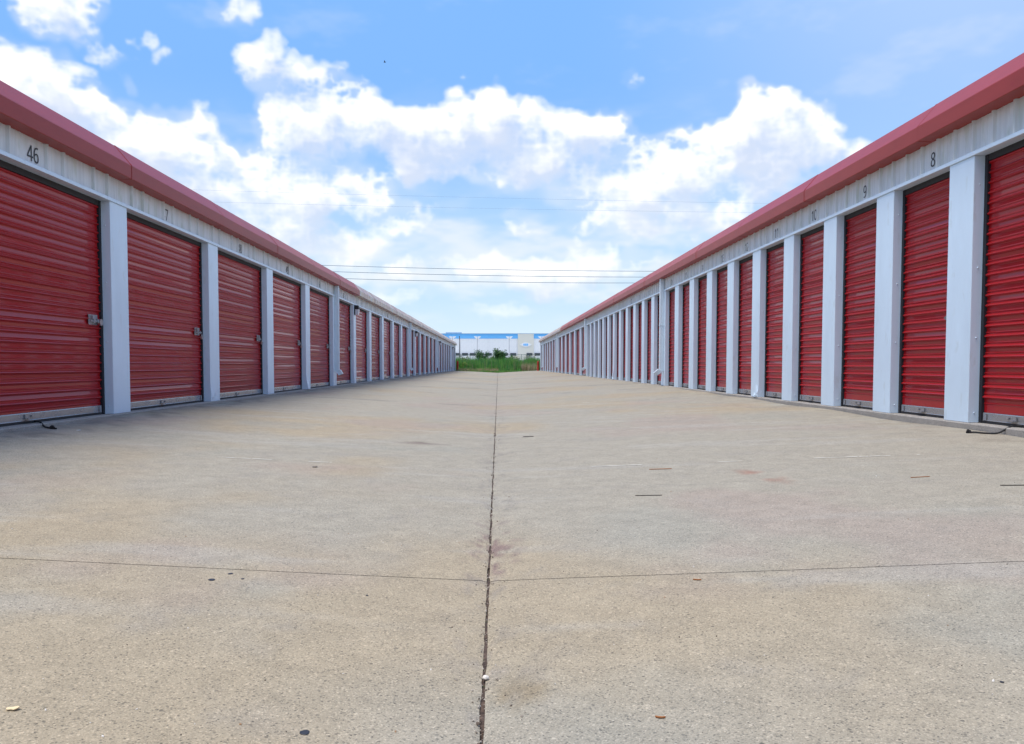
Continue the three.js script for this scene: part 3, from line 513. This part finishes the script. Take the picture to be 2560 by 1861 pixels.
const tuft = (() => { // one tuft of nine bent blades, a metre tall
  const r = rng(3), g = new Geo();
  for (let i = 0; i < 9; i++) { const a = r() * 6.28, b = 0.06 + r() * 0.24, h = 0.6 + r() * 0.4, w = 0.012 + r() * 0.012, cx = Math.cos(a), cz = Math.sin(a), ox = (r() - 0.5) * 0.2, oz = (r() - 0.5) * 0.2; const at = (t, s) => [ox + cx * b * t * t + s * w * (1 - t) * cz, h * t, oz + cz * b * t * t - s * w * (1 - t) * cx]; for (const [t0, t1] of [[0, 0.45], [0.45, 0.8]]) g.quad(at(t0, -1), at(t0, 1), at(t1, 1), at(t1, -1)); g.tri(at(0.8, -1), at(0.8, 1), at(1, 0)); }
  return g.build();
})();
const bank = (d) => -0.38 + 0.55 * smooth(84.5, 93, d);
const GREEN = [[0.06, 0.23, 0.03], [0.09, 0.30, 0.035], [0.13, 0.34, 0.055], [0.05, 0.19, 0.06], [0.18, 0.31, 0.06]], DRY = [[0.36, 0.27, 0.15], [0.30, 0.22, 0.12], [0.42, 0.33, 0.2]];
{ const g = new THREE.PlaneGeometry(44, 24, 88, 48).rotateX(-Math.PI / 2).translate(0, 0, -95.6), p = g.attributes.position; for (let i = 0; i < p.count; i++) p.setY(i, bank(-p.getZ(i)) + (fbm(p.getX(i) + 50, -p.getZ(i), 3) - 0.5) * 0.18 - 0.03); g.computeVertexNormals(); tag(put('terrain', g, std({ color: lin(0.09, 0.13, 0.05), roughness: 1 }), null), null, null, null, 'structure'); }
blades('tall_grass', 'tall green weeds growing wild past the end of the aisle', 9000, 31, (r) => { const d = 85 + Math.pow(r(), 0.8) * 11, x = (r() - 0.5) * 20; return [x, bank(d) - 0.05, d, (0.5 + r() * 0.85) * (0.55 + 0.55 * smooth(85, 89, d)) * (0.7 + 0.5 * vn(x * 0.7 + 30, d * 0.7)), 1.3]; }, GREEN, tuft);
blades('tall_stalks', 'taller pale seed stalks standing above the green weeds', 700, 34, (r) => { const d = 85.5 + r() * 9, x = (r() - 0.5) * 18; return [x, bank(d) - 0.05, d, 1.1 + r() * 0.75, 0.7]; }, [...GREEN, [0.2, 0.26, 0.09], [0.26, 0.25, 0.12]], tuft);
blades('dry_grass', 'dead tan grass at the edge of the concrete in front of the weeds', 1300, 32, (r) => { const left = r() < 0.62, x = left ? -3.9 + r() * 4.1 : 2.7 + r() * 1.5, d = 84 + r() * (left ? 2.4 : 4.5); return [x, bank(d) - 0.03, d, (left ? 0.25 + r() * 0.5 : 0.5 + r() * 0.8), 1.2]; }, [...DRY, ...DRY, GREEN[2], GREEN[4]], tuft);
blades('short_grass', 'short green grass along the edge of the concrete', 2200, 33, (r) => { const d = 83.5 + r() * 2.2; return [(r() - 0.5) * 9, -0.3 + r() * 0.05, d, 0.12 + r() * 0.22, 0.8]; }, [...GREEN, [0.2, 0.26, 0.07]], tuft);
function bush(label, x, d, y, h, rad, cols, seed, leafSize, n) {
  const r = rng(seed), t = root('bush', [x, y, -d]), fol = cols.map(() => new Geo()), stem = [];
  for (let k = 0; k < 9; k++) {
    const a = r() * 6.28, top = new THREE.Vector3(Math.cos(a) * rad * (0.3 + 0.7 * r()), h * (0.55 + 0.42 * r()), Math.sin(a) * rad * (0.3 + 0.7 * r())), midp = top.clone().multiplyScalar(0.5).add(new THREE.Vector3(0, h * 0.1, 0)), cv = new THREE.QuadraticBezierCurve3(new THREE.Vector3((r() - 0.5) * 0.1, 0, 0), midp, top);
    stem.push(new THREE.TubeGeometry(cv, 6, 0.014, 5));
    for (let i = 0; i < n / 9; i++) {
      const c = cv.getPoint(0.35 + 0.7 * Math.sqrt(r())).add(new THREE.Vector3((r() + r() - 1), (r() + r() - 1) * 0.8, (r() + r() - 1)).multiplyScalar(rad * 0.42)), u = new THREE.Vector3(r() - 0.5, r() - 0.5, r() - 0.5).normalize(), v = new THREE.Vector3(r() - 0.5, r() - 0.2, r() - 0.5).cross(u).normalize(), l = leafSize * (0.6 + r() * 0.8);
      const P = (a1, b1) => [c.x + u.x * a1 + v.x * b1, c.y + u.y * a1 + v.y * b1, c.z + u.z * a1 + v.z * b1]; fol[Math.floor(r() * fol.length)].tri(P(-l, 0), P(0, -l * 0.4), P(l, 0)).tri(P(-l, 0), P(l, 0), P(0, l * 0.4));
    }
  }
  put('stem', mergeGeometries(stem), std({ color: lin(0.12, 0.09, 0.06), roughness: 0.9 }), t);
  cols.forEach((c, i) => put('foliage', fol[i].build(), std({ color: lin(...c), roughness: 0.7, side: THREE.DoubleSide }), t));
  tag(t, label, 'bush', 'bushes among the weeds');
}
bush('large dark green bush in the middle of the weeds beyond the aisle', 0.02, 94, -0.1, 2.4, 1.05, [[0.035, 0.11, 0.02], [0.06, 0.16, 0.03]], 41, 0.1, 2200);
bush('low dark bush left of the large bush, behind the weeds', -1.6, 96, 0.0, 2.25, 1.1, [[0.035, 0.10, 0.03], [0.05, 0.13, 0.03]], 42, 0.09, 1400);
bush('yellow-green leafy bush near the far corner of the left building', -3.35, 87.5, -0.2, 1.05, 0.42, [[0.12, 0.21, 0.02], [0.17, 0.25, 0.03]], 43, 0.07, 900);
bush('upper pale green bush at the fence near the left building', -3.6, 95, 0.1, 1.5, 0.55, [[0.10, 0.18, 0.03], [0.16, 0.2, 0.06]], 44, 0.08, 700);
bush('mid green bush right of the large dark bush, behind the weeds', 1.7, 96, 0, 1.7, 0.9, [[0.06, 0.16, 0.03], [0.10, 0.2, 0.045]], 46, 0.09, 1100);
bush('sparse grey-brown bush at the fence near the right building', 3.75, 94.5, 0, 1.9, 0.9, [[0.16, 0.15, 0.10], [0.10, 0.15, 0.06]], 45, 0.06, 420);
{ // chain-link fence behind the weeds
  const t = root('fence', [0, 0, -97]), green = std({ color: lin(0.06, 0.13, 0.09), roughness: 0.6, metalness: 0.2 });
  for (let x = -21; x <= 21; x += 3) put('post', new THREE.CylinderGeometry(0.025, 0.025, 1.9, 8).translate(x, 0.85, 0), green, t);
  put('top_rail', new THREE.CylinderGeometry(0.016, 0.016, 42, 8).rotateZ(Math.PI / 2).translate(0, 1.78, 0), green, t);
  const g = []; for (let k = -160; k < 160; k++) for (const s of [-1, 1]) { const c = new THREE.BoxGeometry(0.006, 2.3, 0.006, 1, 1, 1); c.rotateZ(s * 0.785); c.translate(k * 0.13, 0.95, s * 0.004); g.push(c); }
  const wire = put('wire_mesh', mergeGeometries(g), green, t); wire.userData.kind = 'stuff';
  tag(t, 'green chain-link fence behind the weeds', 'fence');
}
tag(put('yard', new Geo().box(-120, 120, -0.6, -0.36, -309.6, -150).build(), std({ color: lin(0.50, 0.48, 0.43), roughness: 0.95 })), null, null, null, 'structure');
{ // distribution warehouse
  const D = 310, t = root('warehouse', [0, -0.42, -D]), white = std({ color: lin(0.88, 0.89, 0.90), roughness: 0.7, map: paintMap }), blue = std({ color: lin(0.15, 0.50, 0.92), roughness: 0.6 }), beige = std({ color: lin(0.72, 0.70, 0.62), roughness: 0.8 }), dark = std({ color: lin(0.05, 0.055, 0.07), roughness: 0.6 });
  const top = 12.62, band = 10.85;
  for (let x = -66; x < 66; x += 11) { if (x >= 8 && x < 15) continue; }
  const walls = []; for (let x = -66; x < 8.0; x += 10.57) walls.push([x, Math.min(8.25, x + 10.5)]); for (let x = 14.2; x < 74; x += 10.57) walls.push([x, x + 10.5]);
  for (const [a, b] of walls) { put('wall_panel', new Geo().box(a, b, 0, band - 0.01, -0.3, 0).build(), white, t); put('blue_band', new Geo().box(a - 0.04, b + 0.03, band, top, -0.3, 0.06).build(), blue, t); }
  put('wall', new Geo().box(-66, 76, 0, top - 0.2, -60, -0.31).build(), white, t);
  put('beige_wall', new Geo().box(8.26, 14.19, 0, top + 0.02, -0.3, 0.25).build(), beige, t);
  put('parapet_cap', new Geo().box(-66.1, 76, top + 0.03, top + 0.16, -0.4, 0.3).build(), std({ color: lin(0.25, 0.42, 0.62), roughness: 0.5 }), t);
  const sg = new THREE.Shape(); sg.moveTo(-2.2, 0); sg.quadraticCurveTo(-1, 0.75, 0, 0.8); sg.quadraticCurveTo(1, 0.75, 2.2, 0); sg.quadraticCurveTo(1, -0.75, 0, -0.8); sg.quadraticCurveTo(-1, -0.75, -2.2, 0);
  const sign = put('wall_sign', new THREE.ExtrudeGeometry(sg, { depth: 0.12, bevelEnabled: false }), std({ color: lin(0.82, 0.84, 0.86), roughness: 0.5 }), t, [11.2, 8.55, 0.26]);
  const bg = new Geo(); for (const k of [-0.9, -0.28, 0.34]) bg.box(k, k + 0.5, -0.38, 0.4, 0.121, 0.16); put('emblem', bg.build(), blue, sign);
  for (const x of [-8.6, -5.7, -2.6, 3.5, 6.5, 12.6, 15.6, -14.4, -11.5, 18.6, 21.6, 0.5]) { const g = put('dock_canopy', new Geo().box(x - 1.1, x + 1.1, 4.5, 5.45, x > 8 && x < 14.2 ? 0.26 : 0.02, 0.42).build(), dark, t); put('dock_door', new Geo().box(x - 1.2, x + 1.2, 1.2, 4.49, x > 8 && x < 14.2 ? 0.26 : 0.02, 0.32).build(), std({ color: lin(0.7, 0.71, 0.7), roughness: 0.6 }), g); }
  put('rooftop_unit', new Geo().box(-19, -13, top + 0.17, top + 0.75, -8, -5).build(), std({ color: lin(0.2, 0.35, 0.55), roughness: 0.6 }), t);
  tag(t, 'large white warehouse with a blue band along its top beyond the weeds', 'warehouse');
  const tr = (x, label, w) => { const q = root('truck_trailer', [x, -0.42, -285]); put('body', new Geo().box(-1.25, 1.25, 1.2, 4.1, -13, 0).build(), std({ color: lin(...w), roughness: 0.45 }), q); put('underframe', new Geo().box(-1.1, 1.1, 0.85, 1.19, -12.5, -0.1).build(), dark, q); for (const s of [-1, 1]) put('wheel', new THREE.CylinderGeometry(0.5, 0.5, 0.55, 16).rotateZ(Math.PI / 2).translate(s * 0.95, 0.5, -2), dark, q); put('door_bars', new Geo().box(-0.6, -0.55, 1.3, 4.0, 0.001, 0.04).box(0.55, 0.6, 1.3, 4.0, 0.001, 0.04).build(), std({ color: lin(0.5, 0.5, 0.5), roughness: 0.5 }), q); tag(q, label, 'trailer', 'trailers at the warehouse docks'); };
  tr(-9.5, 'white trailer at the docks, leftmost, near the left building', [0.78, 0.8, 0.8]); tr(-4.1, 'white trailer at the docks just left of the large bush', [0.75, 0.78, 0.76]); tr(3.6, 'white trailer at the docks between the large bush and the right lamp pole', [0.76, 0.78, 0.8]); tr(6.6, 'cream trailer at the docks left of the beige wall', [0.68, 0.64, 0.5]); tr(15.4, 'white trailer at the docks, rightmost, by the right building', [0.78, 0.8, 0.8]);
  // lamp posts of the yard
  const pm = std({ color: lin(0.5, 0.5, 0.52), roughness: 0.5 }), hm = std({ color: lin(0.82, 0.84, 0.86), roughness: 0.4 });
  const lamp = new THREE.Group(); put('pole', new THREE.CylinderGeometry(0.11, 0.16, 9.6, 10).translate(0, 4.8, 0), pm, lamp);
  for (const s of [-1, 1]) { const g = new THREE.BoxGeometry(1.1, 0.35, 0.6); g.translate(s * 0.6, 9.75, 0); g.rotateZ(0); put('lamp_head', new Geo().sweep([[0.08, 9.25], [0.25, 9.2], [1.05, 9.85], [1.0, 10.05], [0.1, 10.0]], [-0.35, 0.35], (a, b, z) => [a * s, b, z]).build(), hm, lamp); }
  [[-13.7, 'leftmost yard lamp post, half hidden by the left roof'], [-5.8, 'yard lamp post left of the large bush, before the blue band'], [4.25, 'yard lamp post left of the beige wall, right of the bush'], [14.5, 'rightmost yard lamp post, half hidden by the right roof']].forEach(([x, l], i) => { const q = i ? lamp.clone() : lamp; q.name = numbered('street_lamp'); q.position.set(x, -0.42, -262); scene.add(q); tag(q, l, 'street lamp', 'lamp posts of the warehouse yard'); });
  const up = root('utility_pole', [-9.05, -0.42, -207]); put('pole', new THREE.CylinderGeometry(0.09, 0.14, 8.2, 8).translate(0, 4.1, 0), std({ color: lin(0.09, 0.09, 0.11), roughness: 0.8 }), up); put('transformer', new THREE.CylinderGeometry(0.22, 0.22, 0.6, 12).translate(0.3, 3.2, 0), std({ color: lin(0.25, 0.26, 0.28), roughness: 0.6 }), up); tag(up, 'thin dark utility pole near the far corner of the left building', 'utility pole');
}
{ // power lines across the end of the aisle
  const at = (az, el, z) => { const a = az * Math.PI / 180, x = Math.tan(a) * z, h = Math.hypot(x, z) * Math.tan(el * Math.PI / 180); return [x, 0.53 + h, z]; };
  const line = (az0, el0, az1, el1, z, rad, m, label) => {
    const A = at(az0, el0, z), B0 = at(az1, el1, z), k = (A[1] - 0.53) / (B0[1] - 0.53), B = [B0[0] * k, A[1], z * k];
    const dx = B[0] - A[0], dz = B[2] - A[2], p = (t) => new THREE.Vector3(A[0] + dx * t, A[1] + 0.35 * ((t - 0.5) * (t - 0.5) * 4 - 1) * 0.5, -(A[2] + dz * t)), pts = []; for (let i = -10; i <= 30; i++) pts.push(p(i / 20));
    tag(put('power_line', new THREE.TubeGeometry(new THREE.CatmullRomCurve3(pts), 80, rad, 6), m, null), label, 'power line', 'power lines across the sky');
  };
  const wire = std({ color: lin(0.13, 0.2, 0.28), roughness: 0.8 });
  line(-11.57, 6.686, 10.5, 6.321, 118, 0.03, wire, 'uppermost of the three dark power lines low over the aisle'); line(-10.98, 6.281, 10.26, 5.935, 118, 0.03, wire, 'middle one of the three dark power lines low over the aisle'); line(-10.69, 5.837, 9.3, 5.56, 118, 0.03, wire, 'lowest of the three dark power lines low over the aisle');
  const thin = std({ color: lin(0.3, 0.4, 0.5), roughness: 0.8 });
  line(-19.47, 11.16, 16.85, 10.5, 160, 0.014, thin, 'upper one of the two faint thin wires high across the clouds'); line(-17.48, 10.5, 16.86, 9.905, 160, 0.014, thin, 'lower one of the two faint thin wires high across the clouds');
  const a = at(-7.51, 19.61, 60), b = root('bird', [a[0], a[1], -a[2]]), dk = std({ color: lin(0.03, 0.03, 0.035), roughness: 0.8 });
  put('body', mergeGeometries([new THREE.SphereGeometry(0.05, 12, 8).scale(2.2, 0.9, 0.9), new THREE.SphereGeometry(0.032, 10, 8).translate(0.12, 0.02, 0), new THREE.ConeGeometry(0.012, 0.04, 6).rotateZ(-1.57).translate(0.165, 0.018, 0), new THREE.ConeGeometry(0.045, 0.12, 6).scale(1, 1, 0.35).rotateX(1.57).rotateY(-1.57).translate(-0.14, 0, 0)]), dk, b);
  for (const s of [-1, 1]) put('wing', new Geo().quad([0.06, 0.02, s * 0.02], [-0.05, 0.015, s * 0.02], [-0.08, 0.14, s * 0.16], [0.03, 0.15, s * 0.15]).tri([0.03, 0.15, s * 0.15], [-0.08, 0.14, s * 0.16], [-0.1, 0.1, s * 0.27]).build(), dk, b);
  b.scale.setScalar(0.6);
  tag(b, 'small dark bird high in the blue sky above the left clouds', 'bird');
}
renderer.render(scene, camera);
